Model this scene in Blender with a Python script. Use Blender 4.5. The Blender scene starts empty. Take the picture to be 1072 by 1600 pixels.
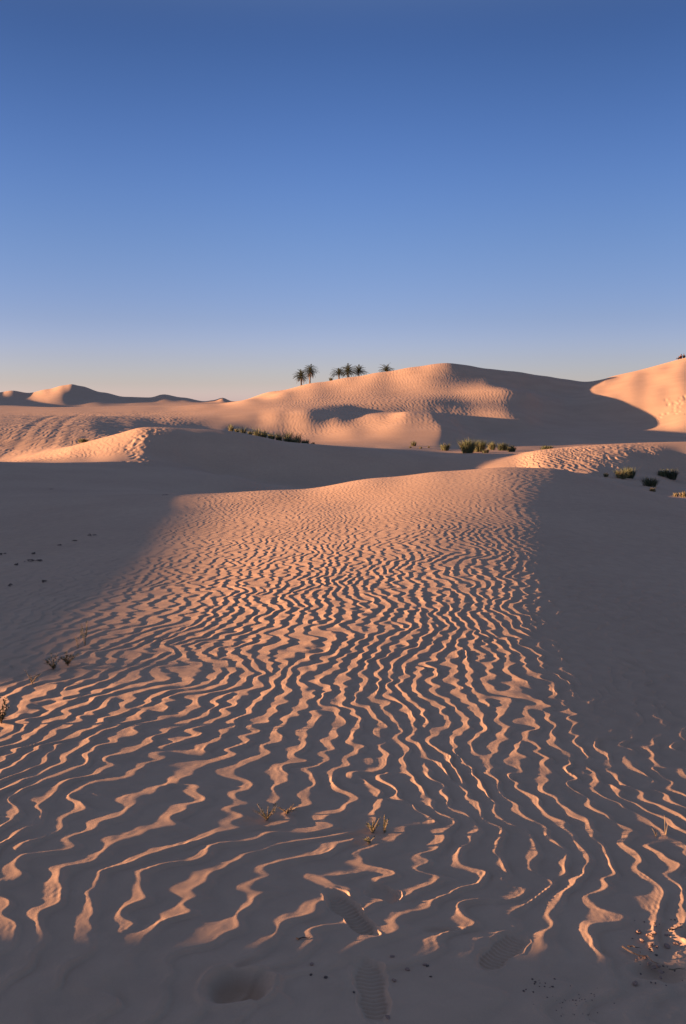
import bpy, math, random
import numpy as np
from mathutils import Vector

# ------------------------------------------------------------------ camera, sky, sun, exposure
F = 1450.0            # focal length in pixels of the 1072 x 1600 frame
U0 = 536.0            # principal column
V0 = 628.0            # row of the true horizon
ZC = 1.67             # eye height above the sand
SUN_EL = math.radians(4.6)
SUN_AZ = math.radians(3.0)      # from the left (-X), turned slightly behind the camera

sc = bpy.context.scene
C = sc.collection
cam_d = bpy.data.cameras.new("camera")
cam = bpy.data.objects.new("camera", cam_d); C.objects.link(cam)
cam.location = (0, 0, ZC); cam.rotation_euler = (math.radians(90), 0, 0)
cam_d.sensor_fit = 'VERTICAL'; cam_d.sensor_height = 36.0; cam_d.sensor_width = 24.0
cam_d.lens = F / 1600 * 36.0
cam_d.shift_y = -(800 - V0) / 1600
cam_d.clip_start = 0.05; cam_d.clip_end = 20000
sc.camera = cam

sun_d = bpy.data.lights.new("sun", 'SUN'); sun_d.energy = 5.0; sun_d.angle = math.radians(0.5)
sun_d.color = (1.0, 0.57, 0.33)
sun = bpy.data.objects.new("sun", sun_d); C.objects.link(sun)
sdir = Vector((-math.cos(SUN_EL) * math.cos(SUN_AZ), -math.cos(SUN_EL) * math.sin(SUN_AZ), math.sin(SUN_EL)))
sun.rotation_euler = (-sdir).to_track_quat('-Z', 'Y').to_euler()

w = bpy.data.worlds.new("World"); sc.world = w; w.use_nodes = True
nt = w.node_tree; N = nt.nodes; N.clear()
def nd(t, **k):
    n = N.new(t)
    for a, b in k.items(): setattr(n, a, b)
    return n
out = nd('ShaderNodeOutputWorld'); bg = nd('ShaderNodeBackground')
sky = nd('ShaderNodeTexSky', sky_type='NISHITA', sun_disc=False)
sky.sun_elevation = SUN_EL; sky.sun_rotation = math.radians(-90) - SUN_AZ
sky.altitude = 100; sky.air_density = 1.0; sky.dust_density = 0.6; sky.ozone_density = 2.5
# colour of the evening air by elevation
geo = nd('ShaderNodeNewGeometry'); sep = nd('ShaderNodeSeparateXYZ')
nt.links.new(geo.outputs['Incoming'], sep.inputs[0])
mr = nd('ShaderNodeMapRange'); mr.inputs['From Min'].default_value = 0.0; mr.inputs['From Max'].default_value = -1.0
nt.links.new(sep.outputs['Z'], mr.inputs['Value'])
ramp = nd('ShaderNodeValToRGB'); ramp.color_ramp.interpolation = 'B_SPLINE'
SKY = [(0, (1.475, 1.574, 4.218)), (0.019, (0.881, 0.948, 2.083)), (0.047, (0.797, 0.766, 1.559)), (0.088, (0.655, 0.603, 1.088)), (0.155, (0.617, 0.592, 0.929)), (0.22, (0.545, 0.564, 0.918)), (0.283, (0.457, 0.495, 0.824)), (0.342, (0.392, 0.435, 0.712)), (0.395, (0.339, 0.375, 0.629)), (0.5, (0.972, 0.735, 0.793)), (1.0, (1.736, 1.11, 1.138))]      # quartered, see the scale node
er = ramp.color_ramp.elements
SKY = [(p_, tuple(x_ / 4 for x_ in c_)) for p_, c_ in SKY]
er[0].position = SKY[0][0]; er[0].color = (*SKY[0][1], 1)
er[1].position = SKY[-1][0]; er[1].color = (*SKY[-1][1], 1)
for p_, c_ in SKY[1:-1]:
    e_ = er.new(p_); e_.color = (*c_, 1)
nt.links.new(mr.outputs[0], ramp.inputs[0])
mx = nd('ShaderNodeMix', data_type='RGBA', blend_type='MULTIPLY'); mx.inputs[0].default_value = 1.0
nt.links.new(sky.outputs[0], mx.inputs[6]); nt.links.new(ramp.outputs[0], mx.inputs[7])
sk2 = nd('ShaderNodeVectorMath', operation='SCALE'); ab = nd('ShaderNodeMath', operation='ABSOLUTE'); nt.links.new(sep.outputs['X'], ab.inputs[0])
sf = nd('ShaderNodeMapRange', interpolation_type='SMOOTHSTEP'); sf.inputs['From Min'].default_value = 0.0; sf.inputs['From Max'].default_value = .36
sf.inputs['To Min'].default_value = 4.0; sf.inputs['To Max'].default_value = 3.48
nt.links.new(ab.outputs[0], sf.inputs['Value']); nt.links.new(sf.outputs[0], sk2.inputs['Scale'])
nt.links.new(mx.outputs[2], sk2.inputs[0]); nt.links.new(sk2.outputs[0], bg.inputs['Color']); bg.inputs['Strength'].default_value = 0.085 * 1.0
nt.links.new(bg.outputs[0], out.inputs['Surface'])

sc.view_settings.view_transform = 'Standard'; sc.view_settings.look = 'None'
sc.view_settings.gamma = 1; sc.view_settings.exposure = 2.1
sc.view_settings.use_curve_mapping = False

# ------------------------------------------------------------------ numeric helpers
def smooth(a, b, x):
    t = np.clip((x - a) / (b - a), 0, 1); return t * t * (3 - 2 * t)

def swift(n, p, iters, c, r, seed):
    """stripe-forming relaxation: gives wind ripples with forks and dead ends; axis 0 = across the crests"""
    rng = np.random.default_rng(seed)
    kx, ky = np.meshgrid(np.fft.fftfreq(n) * p, np.fft.rfftfreq(n) * p, indexing='ij')
    L = np.maximum(r - (1 - kx ** 2 - ky ** 2) ** 2 * 1.2 - c * ky ** 2, -30)
    u = rng.standard_normal((n, n)) * 0.3; U = np.fft.rfft2(u)
    for i in range(iters):
        U = (U - np.fft.rfft2(u ** 3)) / (1 - L)
        u = np.fft.irfft2(U, s=(n, n))
    return u / u.std()

def band(n, p, s, seed):
    rng = np.random.default_rng(seed)
    kx, ky = np.meshgrid(np.fft.fftfreq(n) * p, np.fft.rfftfreq(n) * p, indexing='ij')
    f = np.fft.rfft2(rng.standard_normal((n, n))) * np.exp(-2 * s * s * (kx ** 2 + ky ** 2)); f[0, 0] = 0
    a = np.fft.irfft2(f, s=(n, n)); return (a / a.std()).astype(np.float32)

def bil(a, x, y):
    n = a.shape[0]; fx0 = np.floor(x); fy0 = np.floor(y)
    x0 = fx0.astype(np.int32); y0 = fy0.astype(np.int32)
    fx = (x - fx0).astype(np.float32); fy = (y - fy0).astype(np.float32)
    x0 %= n; y0 %= n; x1 = (x0 + 1) % n; y1 = (y0 + 1) % n
    return (a[x0, y0] * (1 - fx) + a[x1, y0] * fx) * (1 - fy) + (a[x0, y1] * (1 - fx) + a[x1, y1] * fx) * fy

RN, RP = 1024, 12     # ripple tile: 1024 samples, 12 per wavelength
_a = swift(RN, RP, 30, 0.3, 0.5, 5)
_X, _Y = np.meshgrid(np.arange(RN), np.arange(RN), indexing='ij')
_w2 = band(RN, RP, 4, 12)
_h = bil(_a, _X + RP * (0.17 * band(RN, RP, 1.0, 11) + 0.26 * _w2), _Y + RP * 0.30 * band(RN, RP, 1.6, 13))
# saw-tooth cross section: long even windward face, short steep lee face on the right
_H = np.fft.fft(_h, axis=0); _k = np.fft.fftfreq(RN)[:, None]; _an = np.fft.ifft(_H * (_k > 0) * 2, axis=0)
_ph = np.angle(_an); _am = np.clip(np.abs(_an) / np.median(np.abs(_an)), 0, 1.25) ** .7
SAW = -(np.sin(_ph) + .40 * np.sin(2 * _ph) + .20 * np.sin(3 * _ph) + .08 * np.sin(4 * _ph)) * _am
RIP = SAW * np.clip(1 + 0.22 * band(RN, RP, 1.5, 14), .4, 1.6) + 0.10 * band(RN, RP, 1.3, 15)
RIP = ((RIP - RIP.mean()) / RIP.std()).astype(np.float32)
# upsample twice through the spectrum so that linear lookups stay round
_f = np.fft.rfft2(RIP); _g = np.zeros((2 * RN, RN + 1), complex)
_g[:RN // 2, :RN // 2] = _f[:RN // 2, :RN // 2]; _g[-RN // 2:, :RN // 2] = _f[-RN // 2:, :RN // 2]
RIP = (np.fft.irfft2(_g, s=(2 * RN, 2 * RN)) * 4).astype(np.float32)
NOI = band(512, 8, 1.0, 21)          # smooth noise tile, feature about 8 samples

def rip(x, y, lam):                  # x across crests in metres, lam = wavelength
    k = 2 * RP / lam
    return bil(RIP, x * k, y * k)
def noi(x, y, s):                    # smooth noise of feature size s metres
    return bil(NOI, x * 8 / s + 100.3, y * 8 / s + 57.1)

def pchip_slopes(x, y):
    """x, y: (K, n) arrays, rows are knots"""
    h = np.diff(x, axis=0); d = np.diff(y, axis=0) / h
    m = np.zeros_like(y); m[0] = d[0]; m[-1] = d[-1]
    w1 = 2 * h[1:] + h[:-1]; w2 = h[1:] + 2 * h[:-1]
    same = d[:-1] * d[1:] > 0
    with np.errstate(divide='ignore', invalid='ignore'):
        hm = (w1 + w2) / (w1 / d[:-1] + w2 / d[1:])
    m[1:-1] = np.where(same, hm, 0)
    return m

# ------------------------------------------------------------------ the dune field, as a list of crest, foot and valley lines
# every line: (distance, [(column, row) ...]) - a column is a bearing, a row an elevation angle seen from eye height;
# the relief between the lines is a monotone cubic in 1/distance
def zrow(Y, z): return V0 + F * (ZC - z) / Y
def near(Y, pts):                    # near lines are given as height (m) against x (m)
    return [(U0 + F * x / Y, zrow(Y, z)) for x, z in pts]
LINES = [
 (1.0,  near(1.0,  [(-1, 0.03), (0, 0), (1, -0.03)])),
 (2.2,  near(2.2,  [(-2.5, .14), (-1, .054), (0, 0.0), (1, -.054), (2.5, -.13)])),
 (4.0,  near(4.0,  [(-5, .22), (-2.5, .11), (-1, .047), (0, 0.0), (1, -.052), (2, -.115), (4.5, -.35)])),
 (7.0,  near(7.0,  [(-9, .06), (-4, -.10), (-2.4, -.03), (-1, .020), (0, .050), (1.2, 0.035), (2.2, -.06), (4, -.32), (9, -1.1)])),
 (11.0, near(11.0, [(-14, -.1), (-6, -.26), (-3.2, -.14), (-1.5, -.03), (0, .07), (1.2, .13), (2.0, .11), (3.2, -.02), (6, -.42), (14, -1.5)])),
 (15.0, near(15.0, [(-18, -.1), (-7, -.38), (-3.6, -.18), (-2, -.10), (0, .045), (1.6, .215), (2.6, .255), (3.7, .17), (5, -.02), (7, -.36), (18, -1.6)])),
 (19.0, [(-700, 790), (-200, 795), (0, 790), (100, 784), (200, 778), (320, 771), (460, 765), (600, 746), (700, 736), (790, 730), (870, 732), (940, 748), (1010, 768), (1072, 784), (1200, 805), (1800, 870)]),
 (26.0, [(-700, 755), (-200, 760), (0, 752), (200, 762), (320, 775), (460, 792), (600, 795), (700, 795), (800, 790), (900, 775), (1000, 774), (1072, 778), (1200, 790), (1800, 830)]),
 (33.0, [(-700, 712), (-200, 716), (0, 722), (120, 729), (240, 737), (350, 742), (460, 768), (600, 790), (700, 785), (800, 765), (900, 752), (1000, 760), (1072, 768), (1200, 775), (1800, 800)]),
 (40.0, [(-700, 712), (-200, 718), (0, 723), (60, 721), (130, 717), (190, 711), (225, 710), (260, 718), (300, 730), (350, 744), (420, 756), (500, 764), (600, 768), (700, 763), (800, 742), (860, 731), (920, 730), (970, 733), (1015, 743), (1072, 758), (1200, 768), (1800, 790)]),
 (48.0, [(-700, 716), (-200, 724), (0, 722), (60, 711), (130, 692), (190, 676), (225, 667), (245, 667), (300, 669.5), (357, 673), (407, 682), (447, 690), (498, 694), (600, 704), (700, 712), (765, 713.5), (805, 711), (840, 704), (875, 700), (950, 694), (1072, 690), (1300, 688), (1800, 700)]),
 (56.0, [(-700, 706), (0, 706), (130, 697), (200, 690), (250, 685), (300, 680), (360, 680), (407, 688), (447, 695), (498, 699), (600, 703), (700, 708), (800, 706), (900, 704), (1072, 703), (1800, 702)]),
 (66.0, [(-700, 672), (0, 674), (130, 675), (200, 679), (250, 681), (330, 682), (400, 688), (490, 694), (600, 693), (680, 693), (730, 699), (800, 700), (900, 702), (1072, 708), (1200, 708), (1800, 700)]),
 (80.0, [(-700, 652), (0, 656), (130, 657), (200, 661), (250, 666), (340, 672), (400, 678), (450, 680), (490, 678), (560, 671), (640, 662), (690, 661), (712, 668), (738, 682), (800, 686), (900, 686), (1000, 690), (1072, 694), (1200, 694), (1800, 690)]),
 (92.0, [(-700, 646), (0, 649), (130, 650), (250, 652), (340, 652), (400, 650), (440, 646), (480, 643), (520, 647), (555, 651), (600, 648), (640, 643), (675, 644), (700, 653), (722, 668), (760, 678), (850, 674), (950, 677), (1072, 680), (1200, 674), (1800, 650)]),
 (103.0,[(-700, 652), (0, 652), (130, 650), (250, 648), (340, 644), (400, 641), (450, 637), (500, 635.5), (530, 637), (562, 642), (600, 643), (660, 644), (740, 650), (790, 648), (815, 650), (850, 664), (920, 669), (1000, 670), (1035, 666), (1072, 657), (1800, 590)]),
 (112.0,[(-700, 648), (0, 648), (130, 646), (250, 644), (340, 640), (400, 636), (450, 633), (500, 631), (560, 629.5), (600, 628), (660, 627), (740, 632), (790, 633), (815, 637), (850, 650), (920, 658), (980, 660), (1000, 659), (1035, 652), (1072, 642), (1800, 570)]),
 (125.0,[(-700, 643), (0, 644), (130, 642), (250, 640), (340, 635), (400, 628), (450, 625), (500, 622), (600, 618), (700, 614), (790, 608), (820, 611), (850, 624), (890, 632), (925, 629), (960, 623), (1000, 617), (1035, 611), (1072, 604), (1800, 540)]),
 (140.0,[(-700, 638), (0, 640), (130, 639), (250, 637), (340, 633), (400, 623), (450, 613), (500, 608), (600, 600), (680, 592), (760, 596), (790, 601), (815, 609), (850, 613), (890, 614), (912, 613), (930, 609), (1000, 597), (1072, 583), (1800, 520)]),
 (156.0,[(-700, 637), (0, 638), (130, 637), (250, 636), (340, 631), (370, 627), (430, 611), (500, 597), (550, 589), (600, 581), (650, 573), (685, 568), (700, 567), (725, 570), (760, 576), (800, 580), (850, 587), (880, 592), (915, 597), (960, 590), (1000, 582), (1040, 575), (1072, 568), (1300, 535), (1800, 520)]),
 (170.0,[(-700, 637), (0, 638), (340, 632), (430, 619), (500, 606), (600, 592), (700, 581), (800, 588), (880, 598), (915, 600), (960, 587), (1000, 578), (1040, 567), (1072, 558.5), (1300, 515), (1800, 500)]),
 (185.0,[(-700, 636), (0, 637), (340, 633), (430, 626), (500, 615), (600, 605), (700, 597), (900, 610), (1000, 592), (1072, 574), (1300, 540), (1800, 540)]),
 (280.0,[(-700, 590), (-300, 605), (-100, 620), (0, 631), (100, 637), (200, 637), (340, 634), (500, 634), (1072, 634), (1800, 634)]),
 (350.0,[(-700, 600), (-400, 602), (-100, 613), (0, 621), (45, 624), (95, 619), (130, 624), (200, 629), (260, 630), (330, 630), (360, 630), (1072, 632), (1800, 632)]),
 (420.0,[(-700, 590), (-400, 592), (-100, 604), (-20, 613), (0, 613), (18, 610), (45, 614), (75, 608), (100, 602), (112, 600), (125, 603), (160, 613), (195, 620), (235, 621), (255, 616), (285, 621), (320, 627), (335, 625), (348, 621), (362, 627), (500, 630), (1072, 630), (1800, 630)]),
 (600.0,[(-700, 630), (1800, 630)]),
 (3600.0,[(-700, 628.6), (1800, 628.6)]),
]
TH_MAX = math.radians(40)
_th = np.linspace(-TH_MAX, TH_MAX, 3200)
_u = U0 + F * np.tan(_th)
def _line(pts):
    p = sorted(pts); x = np.array([a for a, b in p])[:, None]; y = np.array([b for a, b in p])[:, None]
    m = pchip_slopes(x, y)[:, 0]; x = x[:, 0]; y = y[:, 0]
    uu = np.clip(_u, x[0], x[-1]); i = np.clip(np.searchsorted(x, uu) - 1, 0, len(x) - 2)
    h = x[i + 1] - x[i]; t = (uu - x[i]) / h
    v = (2*t**3 - 3*t**2 + 1) * y[i] + (t**3 - 2*t**2 + t) * h * m[i] + (-2*t**3 + 3*t**2) * y[i+1] + (t**3 - t**2) * h * m[i+1]
    return v
def _gs(v, s):
    k = np.exp(-0.5 * (np.arange(-4 * s, 4 * s + 1) / s) ** 2); k /= k.sum()
    return np.convolve(np.pad(v, 4 * s, mode='edge'), k, mode='valid')
LV = np.array([_gs(_line(p), 26 if Y < 25 else 12 if Y < 60 else 7 if Y in (92.0, 103.0) else 5 if Y > 300 else 12) for Y, p in LINES])      # (K, n) rows
LQ = np.array([1.0 / Y for Y, p in LINES])                               # decreasing
LV = LV[::-1].copy(); LQ = LQ[::-1].copy()                               # increasing q
LM = pchip_slopes(np.repeat(LQ[:, None], LV.shape[1], 1), LV)
def macro_v(th, Yd):
    """row of the relief at bearing th and depth Yd (arrays of one shape)"""
    fi = (np.clip(th, -TH_MAX, TH_MAX) + TH_MAX) / (2 * TH_MAX) * (len(_th) - 1.001)
    i = fi.astype(np.int32); f = fi - i
    q = np.clip(1.0 / np.maximum(Yd, 0.3), LQ[0], LQ[-1])
    k = np.clip(np.searchsorted(LQ, q) - 1, 0, len(LQ) - 2)
    h = LQ[k + 1] - LQ[k]; t = (q - LQ[k]) / h
    def g(A, kk): return A[kk, i] * (1 - f) + A[kk, i + 1] * f
    return (2*t**3 - 3*t**2 + 1) * g(LV, k) + (t**3 - 2*t**2 + t) * h * g(LM, k) \
        + (-2*t**3 + 3*t**2) * g(LV, k + 1) + (t**3 - t**2) * h * g(LM, k + 1)

# footprints pressed in the near sand: (column, row, length, width, heading, depth, tread)
def flat(u, v):
    Y = F * ZC / (v - V0); return (u - U0) * Y / F, Y
FOOT = [(581, 1541, .285, .105, 4, .011, 1), (548, 1425, .275, .10, 28, .012, 1),
        (783, 1470, .25, .10, -38, .009, 1), (600, 1392, .12, .10, 55, .010, 0)]
PITS = [(370, 1552, .105, .085, .050), (1030, 1490, .10, .06, .018), (690, 1443, .09, .02, .006)]

def ground_z(x, y, detail=True):
    x = np.asarray(x, float); y = np.asarray(y, float)
    D = np.hypot(x, y); th = np.arctan2(x, y)
    thc = np.clip(th, -TH_MAX, TH_MAX); Yd = D * np.cos(thc)
    v = macro_v(th, Yd)
    z = ZC - (v - V0) * np.maximum(Yd, 1e-3) / F
    wn = smooth(2.2, 1.2, D); z = z * (1 - wn)
    # dunes outside the frame, to the left: they throw the long evening shadows
    bh = smooth(math.radians(70), math.radians(120), np.abs(th))
    z = z * (1 - bh)
    def ridge(cx, hgt, wx, y0, y1, s):
        return hgt * np.exp(-((x - cx) / wx) ** 2) * smooth(y0 - s, y0 + s, y) * smooth(y1 + s, y1 - s, y)
    z = z + ridge(-24, 2.215 - .010 * np.clip(y - 7, 0, 13) + .05 * smooth(6, 4, y), 5.0, 3.4, 36, .8) + ridge(-13.5, 1.75, 2.6, -30, 2.35, 0.6)
    if not detail: return z
    U = U0 + F * x / np.maximum(Yd, .3)
    # gentle hummocks
    z = z + 0.003 * noi(x, y, 1.6) * smooth(1, 3, D) * smooth(30, 12, D) + 0.008 * noi(x, y, 9) * smooth(20, 50, D) * smooth(400, 200, D)
    # --- ripples of the near dune
    m = (D < 24) & (np.abs(th) < math.radians(45)) & (y > 0)
    if m.any():
        X = x[m]; Y = y[m]; d = D[m]; uu = U[m]
        ye = 8 * np.tanh(Y / 8)
        xp = X - 0.55 * ye * smooth(3.2, -2.8, X)
        xp = xp / (1 + 0.028 * ye) * (1 - .06 * smooth(6.5, 3.0, Y))
        xp = xp + 0.10 * noi(X, Y, 1.3)
        r = rip(xp + 3.1, Y * 1.62, 0.150)
        left = smooth(-2.3, -3.6, X + .10 * (Y - 8)) * smooth(5.0, 7.0, Y)
        right = smooth(0.6, 3.4, X - 2.1 - 0.16 * np.maximum(7 - Y, 0) * 2.2) * smooth(5.2, 7.5, Y)
        amp = (0.0032 - .0004 * smooth(4.0, 6.0, Y) - .0014 * smooth(6.5, 12, Y)) * (1 - .68 * left) * (1 - .74 * right)
        amp = amp * (1 - .6 * np.exp(-((X - 1.7) / 1.4) ** 2 - ((Y - 16) / 4.0) ** 2)) * (1 - .25 * smooth(7, 14, Y))
        amp = amp * smooth(1.5, 2.6, Y + 0.35 * noi(X, Y, .8)) * smooth(24, 21, d)
        z[m] += amp * r
        small = rip(Y * .9 - .35 * X + 7, X, 0.13)      # faint fine ripples of the shaded flanks
        z[m] += 0.0030 * (left + right) * small * smooth(24, 20, d)
        z[m] += 0.00028 * noi(X, Y, .05) * smooth(9, 5, d)
    # --- ripples of the farther dunes
    m = (D >= 20) & (D < 170) & (np.abs(th) < math.radians(32)) & (y > 0)
    if m.any():
        X = x[m]; Y = y[m]; d = D[m]; uu = U[m]; vv = v[m]
        lam1 = rip(X + .12 * Y + .4 * noi(X, Y, 6), Y * .7, 0.27)
        lam2 = rip(X + .05 * Y + .8 * noi(X, Y, 14), Y * .45, 0.42)
        cR = smooth(780, 840, uu) * smooth(1060, 1010, uu) * smooth(29, 33, d) * smooth(50, 46, d)
        cL = smooth(290, 200, uu) * smooth(40, 43, d) * smooth(56, 50, d)
        plain = smooth(360, 250, uu) * smooth(54, 60, d) * smooth(150, 100, d)
        fE = smooth(380, 460, uu) * smooth(760, 700, uu) * smooth(72, 80, d) * smooth(108, 98, d)
        fF = smooth(380, 450, uu) * smooth(880, 830, uu) * smooth(98, 108, d)
        fG = smooth(900, 960, uu) * smooth(60, 80, d)
        z[m] += lam1 * (.0085 * cR + .0028 * cL) + lam2 * (.0035 * plain + .0026 * fE + .0052 * fF + .0006 * fG)
        z[m] += (.013 * plain * np.maximum(noi(X, Y, 1.1), 0) + .006 * cR * noi(X, Y, .8) )
    return z

def pick(u, v, Ymin=2.0, Ymax=450):
    """ground point seen at a pixel of the frame, searching outward from Ymin"""
    Y = np.exp(np.linspace(math.log(Ymin), math.log(Ymax), 4000)); x = (u - U0) / F * Y
    z = ground_z(x, Y, False); r = V0 + F * (ZC - z) / Y
    i = int(np.argmax(r <= v)) if (r <= v).any() else int(np.argmin(r))
    return float(x[i]), float(Y[i]), float(ground_z(x[i:i+1], Y[i:i+1])[0])

# ------------------------------------------------------------------ ground mesh on a polar grid
def radii():
    r = [0.5]
    while r[-1] < 3500:
        d = r[-1]
        if d < 2.0: s = .03
        elif d < 3.6: s = .0036
        elif d < 22: s = .0021 * d
        elif d < 60: s = .004 * d
        elif d < 200: s = .0042 * d
        elif d < 460: s = .006 * d
        else: s = .05 * d
        r.append(d + s)
    return np.array(r)
def angles():
    half = list(np.arange(0, 24.0, 0.04)); s = .04
    while half[-1] < 180:
        s = min(s * 1.04, 2.5); half.append(half[-1] + s)
    half = np.array(half); half = np.where(half > 24, 24 + (half - 24) * (180 - 24) / (half[-1] - 24), half)
    return np.radians(np.concatenate([-half[::-1][:-1], half]))     # -180 .. 180, seam closed by duplicate column
def build_ground(mat):
    R = radii(); A = angles()[:-1]; nr, na = len(R), len(A)
    Rg, Ag = np.meshgrid(R, A, indexing='ij')
    X = (Rg * np.sin(Ag)); Y = (Rg * np.cos(Ag))
    Z = np.empty_like(X)
    for i in range(0, nr, 200):
        Z[i:i+200] = ground_z(X[i:i+200], Y[i:i+200])
    sl = Rg < 9
    press(X, Y, Z)
    co = np.empty((nr * na + 1, 3), np.float32)
    co[:-1, 0] = X.ravel(); co[:-1, 1] = Y.ravel(); co[:-1, 2] = Z.ravel()
    co[-1] = (0, 0, float(Z[0].mean()))
    i = np.arange(nr - 1)[:, None] * na; j = np.arange(na)[None, :]; j2 = (j + 1) % na
    q = np.stack([i + j, i + na + j, i + na + j2, i + j2], -1).reshape(-1, 4)[:, ::-1]
    t = np.stack([np.full(na, nr * na), np.arange(na), (np.arange(na) + 1) % na], -1)[:, ::-1]
    me = bpy.data.meshes.new('sand_ground')
    nl = q.size + t.size
    me.vertices.add(len(co)); me.vertices.foreach_set('co', co.ravel())
    me.loops.add(nl); me.loops.foreach_set('vertex_index', np.concatenate([q.ravel(), t.ravel()]).astype(np.int32))
    me.polygons.add(len(q) + len(t))
    me.polygons.foreach_set('loop_start', np.concatenate([np.arange(len(q)) * 4, q.size + np.arange(len(t)) * 3]).astype(np.int32))
    me.update(calc_edges=True)
    me.polygons.foreach_set('use_smooth', np.ones(len(me.polygons), bool))
    me.materials.append(mat)
    o = bpy.data.objects.new('sand_ground', me); C.objects.link(o)
    o['kind'] = 'structure'; o['label'] = 'rippled orange desert sand rising into dunes'
    print('ground', nr, na, nr * na)
    return o

def press(X, Y, Z):
    """footprints, tyre tracks and trodden marks"""
    m = (Y > 1.8) & (Y < 5) & (np.abs(X) < 2); x = X[m]; y = Y[m]; z = Z[m]
    base = ground_z(x, y, False)
    for (u, v, L, W, hd, dep, tread) in FOOT:
        cx, cy = flat(u, v); a = math.radians(hd)
        s = (x - cx) * math.sin(-a) + (y - cy) * math.cos(a); t = (x - cx) * math.cos(a) - (y - cy) * math.sin(-a)
        sn = s / (L / 2); wloc = W / 2 * (1 - .22 * np.exp(-((sn + .15) / .3) ** 2) - .12 * smooth(.0, -1, sn))
        q = np.sqrt(np.abs(sn) ** 2.6 + np.abs(t / wloc) ** 2.6 + 1e-9) * (1 + .05 * noi(x, y, .03))
        ins = smooth(1.18, .72, q)
        floor_ = base - dep + (0.0022 * np.clip(2 * np.sin(s * 2 * math.pi / .018 + 1.5 * np.cos(t * 90)), -1, 1) * smooth(.9, .8, q) if tread else 0)
        z = z * (1 - ins) + floor_ * ins
        z = z + dep * .10 * np.exp(-((q - 1.15) / .12) ** 2) * (1 + .4 * noi(x, y, .04))
    for (u, v, a_, b_, dep) in PITS:
        cx, cy = flat(u, v)
        q = np.hypot((x - cx) / a_, (y - cy) / b_) * (1 + .10 * noi(x, y, .12))
        z = z - dep * smooth(1.0, .45, q) + dep * .16 * np.exp(-((q - 1.08) / .12) ** 2)
    Z[m] = z
    # crumbled patch of crusted sand at the lower right corner
    m = (Y > 2.0) & (Y < 4.2) & (X > .45) & (X < 2.4); x = X[m]; y = Y[m]
    k = smooth(.55, 1.1, x + .25 * (2.7 - y)) * smooth(3.2, 2.9, y)
    Z[m] += k * (.0016 * np.maximum(noi(x, y, .05), 0) + .0016 * np.maximum(noi(x, y, .02), .3) + .004 * noi(x, y, .25))
    # two wheel ruts on the left plain
    m = (Y > 50) & (Y < 110) & (X > -45) & (X < -8); x = X[m]; y = Y[m]
    cx = -21.5 - 7.0 * ((y - 66) / 34) + .5 * np.sin((y - 40) / 9.0)
    for o_ in (-1.1, 1.1):
        dd = x - cx - o_
        Z[m] += -.014 * np.exp(-(dd / .30) ** 2) + .005 * np.exp(-((np.abs(dd) - .6) / .22) ** 2)
    # trodden steps: on the right dune, on the left horn, on the right mid dune
    rng = np.random.default_rng(8)
    steps = []
    for t in np.linspace(0, 1, 9):
        steps.append((1030 + 40 * t + rng.normal(0, 3), 660 - 46 * t + rng.normal(0, 4), 60))
    for t in range(16): steps.append((1040 + 34 * rng.random(), 618 + 40 * rng.random(), 60))
    for t in np.linspace(0, 1, 110):
        steps.append((236 - 48 * math.sin(t * 2.0) * (1 - .35 * t) + 32 * t * t + rng.normal(0, 9), 669 + 66 * t + rng.normal(0, 1.5), 36))
    for t in np.linspace(0, 1, 20):
        steps.append((900 + 105 * t + rng.normal(0, 12), 716 - 8 * t + 8 * math.sin(t * 5) + rng.normal(0, 5), 30))
    for (u, v, ym) in steps:
        px, py, pz = pick(u, v, ym, 150)
        r_ = .17 if py > 60 else .09; dq = 1.0 if py > 60 else .3
        m = (np.abs(X - px) < 1) & (np.abs(Y - py) < 1.5)
        if not m.any(): continue
        q = np.hypot((X[m] - px) / r_, (Y[m] - py) / (r_ * 1.7))
        Z[m] += -.07 * dq * np.exp(-q ** 2) + .035 * dq * np.exp(-((X[m] - px - r_ * 1.6) / r_) ** 2 - ((Y[m] - py) / (r_ * 1.7)) ** 2)

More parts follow.
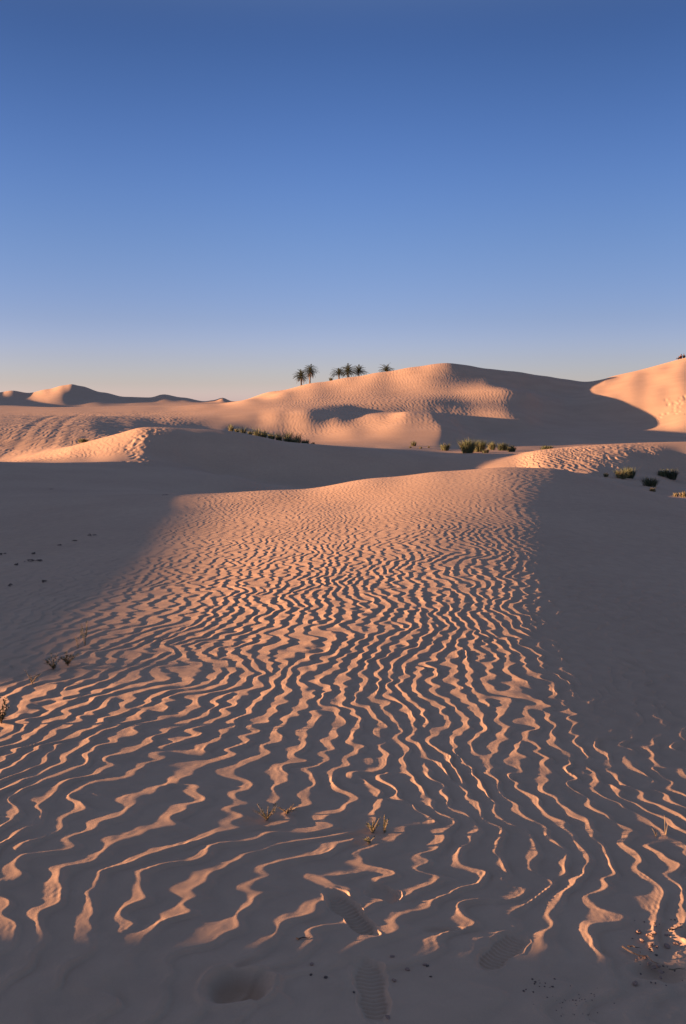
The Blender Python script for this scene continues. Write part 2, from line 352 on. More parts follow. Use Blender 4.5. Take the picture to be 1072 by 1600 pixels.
# ------------------------------------------------------------------ materials
def mat_new(name):
    m = bpy.data.materials.new(name); m.use_nodes = True
    return m, m.node_tree, m.node_tree.nodes['Principled BSDF']
def sand_material():
    m, t, b = mat_new('sand')
    tc = t.nodes.new('ShaderNodeTexCoord')
    def noise(scale, det=3):
        n = t.nodes.new('ShaderNodeTexNoise'); n.inputs['Scale'].default_value = scale; n.inputs['Detail'].default_value = det
        t.links.new(tc.outputs['Object'], n.inputs['Vector']); return n
    n1 = noise(.35, 5); n2 = noise(900, 2); n3 = noise(9, 4)
    r = t.nodes.new('ShaderNodeValToRGB'); r.color_ramp.elements[0].position = .3; r.color_ramp.elements[1].position = .7
    r.color_ramp.elements[0].color = (.50, .325, .200, 1); r.color_ramp.elements[1].color = (.56, .37, .228, 1)
    t.links.new(n1.outputs[0], r.inputs[0])
    g = t.nodes.new('ShaderNodeMapRange'); g.inputs['From Min'].default_value = .3; g.inputs['From Max'].default_value = .7
    g.inputs['To Min'].default_value = .86; g.inputs['To Max'].default_value = 1.1
    t.links.new(n2.outputs[0], g.inputs['Value'])
    g3 = t.nodes.new('ShaderNodeMapRange'); g3.inputs['From Min'].default_value = .3; g3.inputs['From Max'].default_value = .7
    g3.inputs['To Min'].default_value = .95; g3.inputs['To Max'].default_value = 1.05
    t.links.new(n3.outputs[0], g3.inputs['Value'])
    mm = t.nodes.new('ShaderNodeMath'); mm.operation = 'MULTIPLY'
    t.links.new(g.outputs[0], mm.inputs[0]); t.links.new(g3.outputs[0], mm.inputs[1])
    vm = t.nodes.new('ShaderNodeVectorMath'); vm.operation = 'SCALE'
    t.links.new(r.outputs[0], vm.inputs[0]); t.links.new(mm.outputs[0], vm.inputs['Scale'])
    t.links.new(vm.outputs[0], b.inputs['Base Color'])
    b.inputs['Roughness'].default_value = .95; b.inputs['Specular IOR Level'].default_value = .1
    bp = t.nodes.new('ShaderNodeBump'); bp.inputs['Strength'].default_value = .25; bp.inputs['Distance'].default_value = .0022
    nb = noise(420, 3); t.links.new(nb.outputs[0], bp.inputs['Height']); t.links.new(bp.outputs[0], b.inputs['Normal'])
    return m
SAND = sand_material()

def plain_mat(name, col, rough=.8, var=.25, scale=40):
    m, t, b = mat_new(name)
    tc = t.nodes.new('ShaderNodeTexCoord'); n = t.nodes.new('ShaderNodeTexNoise'); n.inputs['Scale'].default_value = scale
    t.links.new(tc.outputs['Object'], n.inputs['Vector'])
    r = t.nodes.new('ShaderNodeValToRGB'); r.color_ramp.elements[0].position = .3; r.color_ramp.elements[1].position = .7
    r.color_ramp.elements[0].color = (*[c * (1 - var) for c in col], 1); r.color_ramp.elements[1].color = (*[c * (1 + var) for c in col], 1)
    t.links.new(n.outputs[0], r.inputs[0]); t.links.new(r.outputs[0], b.inputs['Base Color'])
    b.inputs['Roughness'].default_value = rough; b.inputs['Specular IOR Level'].default_value = .2
    return m
M = {
 'frond': plain_mat('palm_frond', (.042, .050, .024), .6, .3, 2),
 'bark': plain_mat('palm_bark', (.16, .11, .07), .9, .3, 6),
 'green': plain_mat('desert_green', (.13, .15, .065), .8, .35, 8),
 'dark': plain_mat('desert_dark_green', (.068, .078, .045), .8, .35, 8),
 'straw': plain_mat('dry_straw', (.19, .165, .085), .8, .3, 8),
 'leaf': plain_mat('succulent_leaf', (.15, .145, .055), .7, .4, 60),
 'leafdark': plain_mat('dark_leaf', (.060, .065, .03), .7, .4, 60),
 'stem': plain_mat('dry_stem', (.26, .19, .11), .9, .3, 60),
 'crumb': plain_mat('dark_crumb', (.12, .085, .062), .95, .4, 90),
 'clod': plain_mat('sand_clod', (.30, .19, .13), .95, .25, 90),
 'skin': plain_mat('skin', (.22, .12, .08), .6, .05, 5),
 'black': plain_mat('black_cloth', (.02, .02, .025), .9, .2, 9),
 'red': plain_mat('dark_red_cloth', (.09, .02, .018), .9, .2, 9),
 'denim': plain_mat('blue_grey_cloth', (.05, .06, .09), .9, .2, 9),
 'hair': plain_mat('hair', (.015, .01, .008), .6, .2, 9),
}

class MB:
    """collects strips, tubes and leaves into one mesh"""
    def __init__(s): s.v = []; s.f = []
    def strip(s, pts, side, widths):
        """flat tapered blade along pts, side = width direction"""
        b = len(s.v)
        for p, w_ in zip(pts, widths):
            s.v.append(p - side * w_); s.v.append(p + side * w_)
        for i in range(len(pts) - 1):
            s.f.append((b + 2*i, b + 2*i + 1, b + 2*i + 3, b + 2*i + 2))
    def tube(s, pts, rad, n=5):
        b = len(s.v)
        for i, (p, r) in enumerate(zip(pts, rad)):
            d = (pts[min(i + 1, len(pts) - 1)] - pts[max(i - 1, 0)]).normalized()
            a = d.cross(Vector((0, 1, .01)) if abs(d.y) < .9 else Vector((1, 0, 0))).normalized(); c = d.cross(a)
            for k in range(n):
                t = 2 * math.pi * k / n; s.v.append(p + a * (r * math.cos(t)) + c * (r * math.sin(t)))
        for i in range(len(pts) - 1):
            for k in range(n):
                s.f.append((b + i*n + k, b + i*n + (k+1) % n, b + (i+1)*n + (k+1) % n, b + (i+1)*n + k))
        s.f.append(tuple(b + k for k in range(n))[::-1]); e = b + (len(pts) - 1) * n
        s.f.append(tuple(e + k for k in range(n)))
    def leaf(s, p, d, up, L, W):
        sd = d.cross(up).normalized(); nn = sd.cross(d).normalized(); b = len(s.v)
        s.v += [p, p + d * L * .5 + sd * W * .5 + nn * W * .12, p + d * L, p + d * L * .5 - sd * W * .5 + nn * W * .12, p + d * L * .5 - nn * W * .2]
        s.f += [(b, b+1, b+4), (b+1, b+2, b+4), (b+2, b+3, b+4), (b+3, b, b+4)]
    def build(s, name, mat, parent=None):
        me = bpy.data.meshes.new(name); me.from_pydata([tuple(p) for p in s.v], [], s.f); me.materials.append(mat); me.update()
        o = bpy.data.objects.new(name, me); C.objects.link(o)
        if parent: o.parent = parent
        return o
def tag(o, label, cat, group=None):
    o['label'] = label; o['category'] = cat
    if group: o['group'] = group
    return o
def empty(name, loc, rz=0):
    o = bpy.data.objects.new(name, None); C.objects.link(o); o.location = loc; o.rotation_euler = (0, 0, rz)
    o.empty_display_size = .1
    return o

build_ground(SAND)

# ------------------------------------------------------------------ date palms behind the crest of the big dune
def palm(u, vc, Y, R, label, seed, nf=46, low=-.9):
    rn = random.Random(seed); x = (u - U0) / F * Y
    zg = float(ground_z([x], [Y], False)[0]); zt = ZC - (vc - V0) / F * Y
    root = empty('date_palm', (x, Y, zg - .1)); tag(root, label, 'palm tree', 'date palms behind the crest of the big dune')
    H = zt - zg; lean = Vector((rn.uniform(-.25, .25), rn.uniform(-.2, .2), 0))
    t = MB(); npt = 22
    pts = [Vector((0, 0, -.2)) + Vector((lean.x * (i/npt)**2, lean.y * (i/npt)**2, (H + .2) * i / npt)) for i in range(npt + 1)]
    t.tube(pts, [.21 + (.035 if i % 2 else -.015) - .05 * i / npt for i in range(npt + 1)], 9)
    for i in range(60):       # stubs of cut fronds
        k = rn.uniform(.45, 1) * npt; p = pts[int(k) - 1 if k > 1 else 0]; a = rn.uniform(0, 6.28)
        d = Vector((math.cos(a), math.sin(a), .9)).normalized()
        t.leaf(p + Vector((math.cos(a), math.sin(a), 0)) * .14, d, Vector((0, 0, 1)), .22, .12)
    t.build('trunk', M['bark'], root)
    top = pts[-1]; g = MB(); dead = MB()
    for k in range(nf):
        a = k * 2.399 + rn.uniform(-.2, .2); e = math.sin(math.radians(86)) - (math.sin(math.radians(86)) - low) * (k / nf)
        el = math.asin(max(-.95, min(.98, e))) ; L = R * rn.uniform(.72, 1.12) * (1.0 if el > -.2 else .85)
        dh = Vector((math.cos(a), math.sin(a), 0)); n = 12; p = top.copy(); an = el + .25
        rach = [p.copy()]
        for i in range(n):
            an -= (.035 + .055 * (i / n)) * rn.uniform(.8, 1.5) * (1.4 if el > 0 else .9)
            p = p + (dh * math.cos(an) + Vector((0, 0, math.sin(an)))) * (L / n); rach.append(p.copy())
        b = dead if el < -.75 else g
        sd = dh.cross(Vector((0, 0, 1)))
        b.strip(rach, sd, [.035 * (1 - i / (n + 1)) + .006 for i in range(n + 1)])
        for i in range(2, n + 1):
            q = rach[i]; dr = (rach[i] - rach[i-1]).normalized(); up = sd.cross(dr)
            for s_ in (-1, 1):
                for h in (0, .5):
                    ll = L * .20 * math.sin(math.pi * min(1, (i + h) / (n + 1.6)) ** .8) + .06
                    d = (dr * 1.1 + sd * s_ * rn.uniform(.6, .95) + up * rn.uniform(.1, .5)).normalized()
                    b.leaf(q - dr * (L / n) * h, d, up, ll, .06)
    g.build('crown', M['frond'], root)
    if dead.v: dead.build('dead_fronds', M['bark'], root)
    return root

palm(471.5, 587.8, 228, 2.39, 'lower left date palm of the leftmost pair, its fronds reaching down to the sand', 1, nf=60, low=-.85)
palm(483.5, 579.8, 231, 2.22, 'taller right date palm of the leftmost pair, its trunk showing under drooping fronds', 2, nf=64, low=-.97)
palm(530.5, 584.3, 230, 2.35, 'left date palm of the middle group of three, leaning its fronds to the left', 3, nf=44, low=-.4)
palm(544.5, 580.8, 226, 2.48, 'middle date palm of the group of three on the dune crest', 4, nf=60, low=-.7)
palm(560.5, 581.3, 232, 2.44, 'right date palm of the middle group of three, fronds spread to the right', 5, nf=50, low=-.5)
palm(603, 580.3, 230, 2.39, 'lone date palm half sunk behind the crest, right of the other palms', 6, nf=34, low=.0)

# ------------------------------------------------------------------ desert bushes
def bush(u, vb, vt, wpx, Y, label, kinds, seed, group, dens=1.0, splay=.6):
    """vb: row of the foot (None: stand at depth Y), vt: row of the tips"""
    rn = random.Random(seed)
    if vb is not None: x, y, z = pick(u, vb, Y)
    else: x = (u - U0) / F * Y; y = Y; z = float(ground_z([x], [y])[0])
    W = wpx / F * y; top = ZC - (vt - V0) / F * y; H = max((top - z) * 1.05, .12)
    root = empty('desert_bush', (x, y, z - .02)); tag(root, label, 'bush', group)
    st = MB(); nb = int(16 * dens)
    for i in range(nb):
        a = rn.uniform(0, 6.28); r = W * .42 * math.sqrt(rn.random()); b0 = Vector((r * math.cos(a) * .7, r * math.sin(a) * .7, 0))
        d = Vector((math.cos(a) * splay * rn.random(), math.sin(a) * splay * rn.random(), 1)).normalized()
        st.tube([b0, b0 + d * H * .35, b0 + d * H * .6 + Vector((0, 0, .02))], [.012, .008, .004], 4)
    st.build('stems', M['stem'], root)
    sets = {k: MB() for k, _ in kinds}
    n = int(520 * dens * max(.5, min(2.2, W / .6)))
    clumps = [(W * .36 * math.sqrt(rn.random()), rn.uniform(0, 6.28), rn.uniform(.62, 1.0)) for _ in range(max(3, int(9 * dens * max(.6, W / .6))))]
    for i in range(n):
        cr, ca, ch = rn.choice(clumps)
        if i % 2: cr, ca = W * .38 * math.sqrt(rn.random()), rn.uniform(0, 6.28); ch = math.sqrt(max(.1, 1 - (cr / (W * .48)) ** 2))
        c = Vector((cr * math.cos(ca), cr * math.sin(ca), 0))
        a = rn.uniform(0, 6.28); r = W * .10 * rn.random()
        b0 = c + Vector((r * math.cos(a), r * math.sin(a), rn.uniform(0, .15) * H))
        out_ = (Vector((math.cos(a), math.sin(a), 0)) * rn.uniform(.0, splay * 1.5) + c * (.9 / max(W, .1)))
        hh = H * ch * (.35 + .65 * rn.random() ** 1.4); bend = out_ * hh * .9
        pts = [b0, b0 + Vector((0, 0, hh * .4)) + bend * .25, b0 + Vector((0, 0, hh * .75)) + bend * .65, b0 + Vector((0, 0, hh)) + bend]
        t = rn.random(); acc = 0
        for k, pr in kinds:
            acc += pr
            if t <= acc: break
        sd = Vector((math.cos(a + 1.5), math.sin(a + 1.5), 0)); w_ = .0055 + .00004 * y
        sets[k].strip(pts, sd, [w_ * .7, w_, w_ * .8, w_ * .2])
    names = {'green': 'green_twigs', 'dark': 'dark_twigs', 'straw': 'dry_tips'}
    for k, _ in kinds:
        if sets[k].v: sets[k].build(names[k], M[k], root)
    return root
G1 = 'bushes along the crest below the curved dune'
row = [(361, 664, 50.0, 10, 'straw-coloured low bush at the left end of the bush row under the dune', [('straw', .5), ('green', .5)]),
 (370, 668, 51.0, 7, 'small pale green bush second from the left end of the row', [('green', .7), ('straw', .3)]),
 (380, 666, 54.0, 8, 'small very dark bush standing behind the left part of the row', [('dark', 1.0)]),
 (391, 672, 50.5, 9, 'low grey green bush in the gap between dark bush and main thicket', [('green', .6), ('dark', .4)]),
 (402, 667, 54.5, 12, 'bush with pale tips casting its shadow on the lit slope, left of the thicket', [('green', .5), ('dark', .3), ('straw', .2)]),
 (412, 671, 51.0, 13, 'tall yellowish bush that begins the main thicket at its left', [('green', .6), ('straw', .25), ('dark', .15)]),
 (424, 675, 51.5, 12, 'round olive bush in the main thicket, second from its left', [('green', .6), ('dark', .4)]),
 (436, 676, 53.0, 12, 'dark topped bush in the middle of the main thicket', [('dark', .6), ('green', .4)]),
 (448, 672, 54.0, 12, 'upright bush with spiky top right of the middle of the thicket', [('green', .5), ('dark', .5)]),
 (452, 682, 50.5, 16, 'low brownish bush at the front foot of the thicket', [('straw', .3), ('dark', .4), ('green', .3)]),
 (463, 677, 54.5, 17, 'dark dense bush at the upper right of the thicket beside the lit sand', [('dark', .9), ('green', .1)]),
 (463, 685, 50.5, 10, 'small straw tipped bush below the dark dense bush', [('straw', .5), ('green', .5)]),
 (477, 687, 51.5, 16, 'low green bush trailing off right of the thicket', [('green', .6), ('dark', .4)]),
 (489, 690, 51.5, 7, 'tiny last bush at the right end of the bush row', [('straw', .5), ('green', .5)])]
for i, (u, vt, Y, wp, lb, kd) in enumerate(row):
    bush(u, None, vt - 2.2 + (i * 7 % 4) * .7, wp * .9, Y, lb, kd, 100 + i, G1, dens=.7, splay=.45)
G2 = 'bushes in the shaded hollow under the big dune'
hol = [(646, 697, 688, 9, 47, 'small dark bush at the left end of the hollow, right of the lit lobe', [('dark', .7), ('green', .3)], .7),
 (641, 700, 696.5, 4, 46, 'tiny dark tuft just below the small left bush of the hollow', [('dark', 1.0)], .4),
 (657, 701, 697, 6, 46, 'low dark tuft to the right of the small left bush of the hollow', [('dark', 1.0)], .4),
 (670, 700, 695, 3, 46, 'thin faint sprig standing alone between the two small bushes', [('dark', .5), ('straw', .5)], .3),
 (695, 704, 691, 14, 45, 'round bush with yellow tips left of the big yellow green bush', [('green', .5), ('straw', .25), ('dark', .25)], 1.0),
 (731, 708, 684, 22, 45, 'largest yellow green bush in the shaded hollow', [('green', .65), ('straw', .2), ('dark', .15)], 1.7),
 (748, 706, 687, 20, 45, 'wide bush growing against the right side of the largest bush', [('green', .6), ('dark', .25), ('straw', .15)], 1.4),
 (758, 708, 700, 12, 45, 'low grey bush at the front foot of the wide bush', [('dark', .8), ('green', .2)], .7),
 (768, 703, 689, 14, 46, 'bush with bright yellow top between the wide bush and the dark pair', [('straw', .35), ('green', .65)], .9),
 (786, 704, 691, 20, 47, 'left dark bush of the dark pair on the small sand mound', [('dark', .8), ('green', .2)], 1.2),
 (799, 706, 695, 14, 45, 'right dark bush of the dark pair, next to the rippled slope', [('dark', .9), ('green', .1)], 1.0)]
for i, (u, vb, vt, wp, Y, lb, kd, dn) in enumerate(hol):
    bush(u, vb, vt, wp, Y, lb, kd, 200 + i, G2, dens=dn)
bush(855, None, 695.5, 24, 51, 'low dark bush peeking over the crest of the rippled slope', [('dark', .6), ('green', .4)], 230, G2, dens=1.0)
G3 = 'bushes beyond the right shoulder of the near dune'
rgt = [(947, 745, 737, 8, 25, 'small green tuft in front of the rippled slope, left of the pair of round bushes', [('green', .7), ('straw', .3)], .6),
 (971, 748, 731, 17, 25, 'yellow green left half of the pair of round bushes on the rippled slope', [('green', .6), ('straw', .4)], 1.2),
 (984, 747, 728, 17, 25, 'darker right half of the pair of round bushes on the rippled slope', [('dark', .6), ('green', .4)], 1.2),
 (1035, 744, 732, 16, 25, 'dull green bush left of the dark bush near the right edge', [('dark', .5), ('green', .5)], 1.0),
 (1050, 749, 731, 17, 25, 'dark bush near the right edge standing in the shade', [('dark', .9), ('green', .1)], 1.2),
 (1015, 760, 743, 24, 25, 'sparse blue grey bush below and between the two pairs', [('dark', .75), ('green', .25)], .8),
 (1020, 768, 759, 9, 25, 'little yellow tuft at the foot of the sparse blue grey bush', [('straw', .7), ('green', .3)], .6),
 (1056, 776, 768, 8, 25, 'dry tan grass tuft near the right edge, left one of two', [('straw', 1.0)], .5),
 (1067, 777, 766, 10, 25, 'dry tan grass tuft near the right edge, right one of two', [('straw', 1.0)], .6)]
for i, (u, vb, vt, wp, Y, lb, kd, dn) in enumerate(rgt):
    bush(u, vb, vt, wp, Y, lb, kd, 300 + i, G3, dens=dn)
bush(130, 691, 684, 17, 50, 'lone yellow green bush on the left plain behind the lit horn', [('green', .6), ('straw', .4)], 400, None, dens=1.0)
bush(517, None, 589, 6, 157, 'tiny dark bush on the crest of the big dune between the palm groups', [('dark', 1.0)], 401, None, dens=.6)
bush(631, 747, 742.5, 7, 30, 'tiny dark tuft in the shade just beyond the crest of the near dune', [('dark', 1.0)], 402, None, dens=.4)

# ------------------------------------------------------------------ small plants on the near sand
def sprig(u, v, hpx, wpx, label, seed, leafmat, nst=9, nleaf=14, leaf=.010, erect=.5, bare=.15, group='small plants on the near dune'):
    rn = random.Random(seed); x, y, z = pick(u, v, 2.0)
    H = hpx / F * y / .96; W = wpx / F * y
    root = empty('small_plant', (x, y, z - .003)); tag(root, label, 'plant', group)
    st = MB(); lf = MB()
    for i in range(nst):
        a = rn.uniform(0, 6.28); sp = W * .75 * math.sqrt(rn.uniform(.05, 1)); h = H * rn.uniform(.5, 1.0)
        n = 6; pts = []
        for k in range(n + 1):
            t = k / n; pts.append(Vector((math.cos(a) * sp * t ** (1 + erect) + rn.uniform(-1, 1) * W * .015, math.sin(a) * sp * t ** (1 + erect), h * t ** (1.15 - .3 * erect))))
        st.tube(pts, [.0016 * (1 - .6 * k / n) * (y / 4) ** .5 for k in range(n + 1)], 4)
        for k in range(nleaf):
            t = bare + (1 - bare) * rn.random(); j = min(n - 1, int(t * n)); p = pts[j].lerp(pts[j+1], t * n - j)
            b = rn.uniform(0, 6.28); d = Vector((math.cos(b), math.sin(b), rn.uniform(.1, 1.2))).normalized()
            lf.leaf(p, d, Vector((rn.uniform(-.3, .3), rn.uniform(-.3, .3), 1)), leaf * rn.uniform(.6, 1.3), leaf * .45)
    st.build('stems', M['stem'], root)
    if lf.v: lf.build('leaves', M[leafmat], root)
    return root
sprig(417, 1283, 22, 32, 'small dark green plant with tiny leaves in front of the ripples, left of centre', 1, 'leafdark', 12, 14, .009)
sprig(448, 1273, 14, 24, 'pale tan dried tuft just right of the small dark green plant', 2, 'stem', 12, 10, .007)
sprig(582, 1301, 22, 26, 'small yellow green plant above the footprints, left stem cluster', 3, 'leaf', 9, 15, .009, .4)
sprig(600, 1302, 26, 16, 'slim upright yellow green plant right beside the small plant above the footprints', 4, 'leaf', 5, 16, .009, .2)
sprig(577, 1320, 12, 18, 'low flat tan sprig at the foot of the small plant above the footprints', 5, 'leaf', 8, 9, .008, .8)
sprig(84, 1046, 24, 26, 'forked olive plant left of the bushier one in the left shade', 6, 'leafdark', 9, 18, .014, .6)
sprig(106, 1041, 26, 24, 'bushier olive plant beside the forked plant in the left shade', 7, 'leafdark', 12, 20, .014, .5)
sprig(50, 1071, 24, 22, 'thin greyish sprig leftmost of the row of plants in the left shade', 8, 'leafdark', 6, 9, .011, .5)
sprig(122, 1012, 28, 6, 'bare tan upright stalk beside the tall seeding stalk', 9, 'stem', 3, 9, .010, .1, .65)
sprig(133, 1008, 42, 10, 'tall tan stalk with yellow seed heads at the edge of the shade', 10, 'leaf', 4, 22, .013, .15, .45)
sprig(2, 1134, 34, 34, 'dark leafy plant cut off by the left edge', 11, 'leafdark', 14, 20, .016, .5)
sprig(1025, 1306, 16, 10, 'short bent dry twigs near the right edge', 12, 'stem', 3, 2, .008, .6, .3)
sprig(1040, 1305, 34, 8, 'thin straight dry twig near the right edge', 13, 'stem', 2, 1, .006, .0, .3)

# ------------------------------------------------------------------ crumbs, clods and twigs lying on the sand
def lump_mesh(name, seed, mat):
    import bmesh
    rn = random.Random(seed); bm = bmesh.new(); bmesh.ops.create_icosphere(bm, subdivisions=2, radius=1)
    ph = [rn.uniform(0, 6.28) for _ in range(6)]
    for v in bm.verts:
        c = v.co; k = 1 + .22 * math.sin(3.1 * c.x + ph[0]) * math.sin(2.7 * c.y + ph[1]) + .18 * math.sin(5.3 * c.z + ph[2] + 2 * c.x) + rn.uniform(-.12, .12)
        v.co = c * k; v.co.z *= .6
    me = bpy.data.meshes.new(name); bm.to_mesh(me); bm.free(); me.materials.append(M[mat]); return me
CR = [lump_mesh('sand_crumb', i, 'crumb') for i in range(3)]; CL = [lump_mesh('sand_clod', i + 9, 'clod') for i in range(3)]
rn = random.Random(77)
def lump(kind, u, v, size, label, cat, group):
    x, y, z = pick(u, v, 1.9); me = rn.choice(CR if kind == 'sand_crumb' else CL)
    o = bpy.data.objects.new(kind, me); C.objects.link(o)
    s_ = size / F * y * .34
    o.location = (x, y, z + s_ * .25); o.scale = (s_ * rn.uniform(.8, 1.3), s_ * rn.uniform(.8, 1.3), s_ * rn.uniform(.7, 1.0)); o.rotation_euler = (0, 0, rn.uniform(0, 6.28))
    tag(o, label, cat, group)
def twig(u, v, Lpx, hd, label, group):
    x, y, z = pick(u, v, 1.9); L = Lpx / F * y; r = random.Random(int(u * 7 + v))
    t = MB(); n = 6; pts = [Vector((L * (k / n - .5), L * .06 * math.sin(k * 1.7 + u), .003 + L * .05 * r.random())) for k in range(n + 1)]
    t.tube(pts, [.0022 * (1.2 - .8 * k / n) * (y / 3) ** .6 for k in range(n + 1)], 5)
    o = t.build('dry_twig', M['crumb' if r.random() < .5 else 'stem']); o.location = (x, y, z); o.rotation_euler = (0, 0, math.radians(hd))
    tag(o, label, 'twig', group)
for i in range(46):
    a = rn.random(); u = 985 + 85 * rn.random() ** .7; v = 1435 + 105 * rn.random()
    lump('sand_crumb', u, v, rn.uniform(2, 5.5), 'dark crumb lying in the crusted patch at the lower right edge', 'crumb', 'dark crumbs in the crusted patch')
for i in range(22):
    u = 990 + 80 * rn.random(); v = 1440 + 100 * rn.random()
    lump('sand_clod', u, v, rn.uniform(5, 12), 'pale sandy clod in the crusted patch at the lower right edge', 'clod', 'sandy clods in the crusted patch')
for i in range(40):
    u = rn.gauss(895, 28); v = rn.gauss(1568, 14)
    if v < 1598: lump('sand_crumb', u, v, rn.uniform(1.3, 3), 'tiny dark crumb scattered below the right footprint near the bottom', 'crumb', 'scattered crumbs at the bottom')
for i in range(14):
    u = rn.gauss(838, 12); v = rn.gauss(1537, 7)
    lump('sand_crumb', u, v, rn.uniform(2, 5), 'tiny dark crumb in the small sprinkle under the right footprint', 'crumb', 'sprinkled crumbs under the right footprint')
for (u, v, sz, lb) in [(613, 1496, 9, 'rounded clod just above and right of the front footprint'), (637, 1517, 12, 'dark clod right of the front footprint'),
    (664, 1509, 9, 'clod farther right of the front footprint'), (668, 1511, 7, 'smaller clod touching the one right of the footprint'), (616, 1534, 11, 'dark crumbly clod against the right rim of the front footprint'),
    (487, 1510, 10, 'flat clod between the round hollow and the front footprint'), (486, 1526, 7, 'tiny clod below the flat clod beside the footprint'), (509, 1531, 8, 'tiny pale clod left of the front footprint'),
    (553, 1554, 6, 'tiny clod at the left rim of the front footprint'), (606, 1592, 9, 'dark clod below the heel of the front footprint'), (673, 1530, 6, 'tiny clod below the pair of clods')]:
    lump('sand_clod' if sz > 8 else 'sand_crumb', u, v, sz, lb, 'clod', None)
twig(474, 1472, 22, 8, 'short dark stick left of the upper footprints', None)
twig(1000, 1497, 62, -42, 'long thin stick lying aslant in the crusted patch', None)
twig(990, 1482, 18, -20, 'short stick above the long thin stick', None)
twig(1058, 1516, 26, 5, 'dark stick at the right edge of the crusted patch', None)
twig(1056, 1454, 26, 20, 'pale stick at the upper edge of the crusted patch', None)
# dark plant litter on the shaded sand at the left
def litter(u, v, wpx, label, seed):
    r = random.Random(seed); x, y, z = pick(u, v, 5); W = wpx / F * y; t = MB()
    for k in range(int(5 + wpx * .6)):
        c = Vector((r.uniform(-.5, .5) * W, r.gauss(0, .12) * W * 1.6, .006 + .012 * r.random())); a = r.uniform(0, 3.14); L = r.uniform(.010, .026) 
        d = Vector((math.cos(a), math.sin(a), r.uniform(-.1, .3))) * L
        t.tube([c - d, c + Vector((0, 0, .006)), c + d], [.002, .0045, .001], 5)
    o = t.build('plant_litter', M['crumb']); o.location = (x, y, z); tag(o, label, 'litter', 'dark plant litter on the shaded sand')
for i, (u, v, wp, lb) in enumerate([(144, 838, 16, 'dark litter patch highest up on the shaded left slope'), (117, 847, 5, 'speck of litter left of the highest patch'),
    (50, 877, 24, 'long scatter of dark litter on the shaded left slope'), (52, 866, 7, 'litter speck just above the long scatter'), (25, 883, 9, 'litter bits left of the long scatter'),
    (5, 867, 8, 'litter bits at the left edge of the shaded slope'), (62, 877, 7, 'dense dark end of the long litter scatter'), (70, 911, 9, 'dark litter patch lowest on the shaded left slope'), (17, 916, 6, 'faint litter bit near the left edge below the scatter'),
    (93, 853, 5, 'litter speck between the highest patch and the long scatter'), (80, 765, 6, 'speck of litter far up in the shade of the left hollow'), (258, 774, 7, 'speck of litter just left of where the lit sand begins')]):
    litter(u, v, wp, lb, 500 + i)

# ------------------------------------------------------------------ three people resting on the crest of the right dune
def skin_obj(name, chains, mat, parent, sub=1):
    """chains: list of polylines of (x, y, z, r); equal points are welded"""
    idx = {}; vs = []; rs = []; es = set()
    for ch in chains:
        last = None
        for (x, y, z, r) in ch:
            k = (round(x, 4), round(y, 4), round(z, 4))
            if k not in idx: idx[k] = len(vs); vs.append(k); rs.append(r)
            i = idx[k]
            if last is not None and last != i: es.add((min(i, last), max(i, last)))
            last = i
    me = bpy.data.meshes.new(name); me.from_pydata(vs, list(es), []); me.materials.append(mat)
    o = bpy.data.objects.new(name, me); C.objects.link(o); o.parent = parent
    md = o.modifiers.new('skin', 'SKIN'); md.use_smooth_shade = True
    for i, r in enumerate(rs): me.skin_vertices[0].data[i].radius = (r, r)
    me.skin_vertices[0].data[0].use_root = True
    o.modifiers.new('sub', 'SUBSURF').levels = sub; o.modifiers[-1].render_levels = sub
    return o
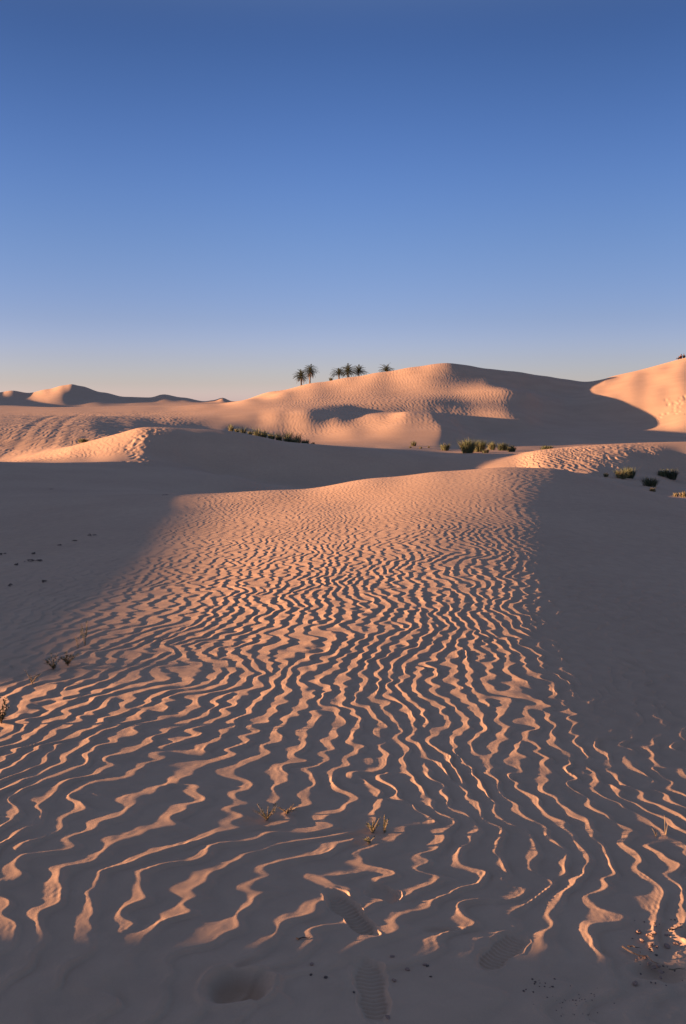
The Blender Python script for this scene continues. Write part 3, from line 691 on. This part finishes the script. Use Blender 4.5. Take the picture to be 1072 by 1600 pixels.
def person(x, y, rz, label, top, bottom, lean=.1, knees=.5, sc_=1.0):
    z = float(ground_z([x], [y])[0]); root = empty('person', (x, y, z), rz); root.scale = (sc_,) * 3
    tag(root, label, 'person', 'people resting on the dune crest')
    hip = (0, 0, .12, .13); ch = (0, -lean, .42, .14); nk = (0, -lean * 1.25, .60, .055); hd = (0, -lean * 1.2, .72, .09); cr = (0, -lean * 1.2, .82, .075)
    body = [[hip, ch, nk, hd, cr], [hd, (0, -lean * 1.2 + .10, .71, .018)]]
    tops = [[(0, 0, .14, .155), (0, -lean * .5, .28, .15), (0, -lean, .44, .165), (0, -lean * 1.15, .54, .10)]]; legs = []
    for s_ in (-1, 1):
        sh_ = (s_ * .19, -lean, .50, .055); elb = (s_ * .25, .10, .30, .042); wr = (s_ * .12, .32, knees * .85, .028); pm = (s_ * .09, .39, knees * .86, .034)
        body.append([ch, sh_, elb, wr, pm])
        for f_, (dx, L) in enumerate([(-.03, .065), (-.01, .08), (.012, .075), (.032, .06)]):
            body.append([pm, (pm[0] + dx, pm[1] + .03, pm[2] - .01, .010), (pm[0] + dx * 1.1, pm[1] + L, pm[2] - .04, .008)])
        body.append([pm, (pm[0] - s_ * .04, pm[1] + .01, pm[2] + .015, .011)])
        tops.append([(0, -lean, .44, .165), (s_ * .19, -lean, .50, .07), (s_ * .25, .10, .30, .056)])
        kn = (s_ * .13, .36, knees * .9, .07); an = (s_ * .11, .52, .07, .042); toe = (s_ * .12, .68, .04, .035)
        body.append([hip, (s_ * .10, .05, .13, .09), kn, an, toe])
        legs.append([(0, 0, .13, .15), (s_ * .10, .05, .13, .11), (kn[0], kn[1], kn[2], .088), (an[0], an[1], .14, .062)])
        body.append([hd, (s_ * .085, -lean * 1.2, .71, .014)])
    skin_obj('body', body, M['skin'], root); skin_obj('top', tops, M[top], root); skin_obj('trousers', legs, M[bottom], root)
    skin_obj('hair', [[(0, -lean * 1.2 - .035, .69, .085), (0, -lean * 1.2 - .03, .76, .115), (0, -lean * 1.2 - .012, .83, .10)]], M['hair'], root)
    return root
def on_crest(u):
    Y = np.linspace(140, 184, 400); x = (u - U0) / F * Y; r = V0 + F * (ZC - ground_z(x, Y, False)) / Y
    i = int(np.argmin(r)); return float(x[i]), float(Y[i])
for (u, rz, lb, tp, bt, ln, kn, s_) in [
    (1059.5, 1.2, 'person in black sitting low on the crest of the right dune, leftmost of three', 'black', 'black', .22, .38, .80),
    (1063.2, .35, 'person in dark red top sitting upright between two others on the dune crest', 'red', 'denim', .02, .5, 1.05),
    (1067.8, -.5, 'person in dark top with legs stretched to the right, rightmost of three on the crest', 'black', 'denim', .10, .42, .95)]:
    x, y = on_crest(u); person(x, y - .3, rz, lb, tp, bt, ln, kn, s_)
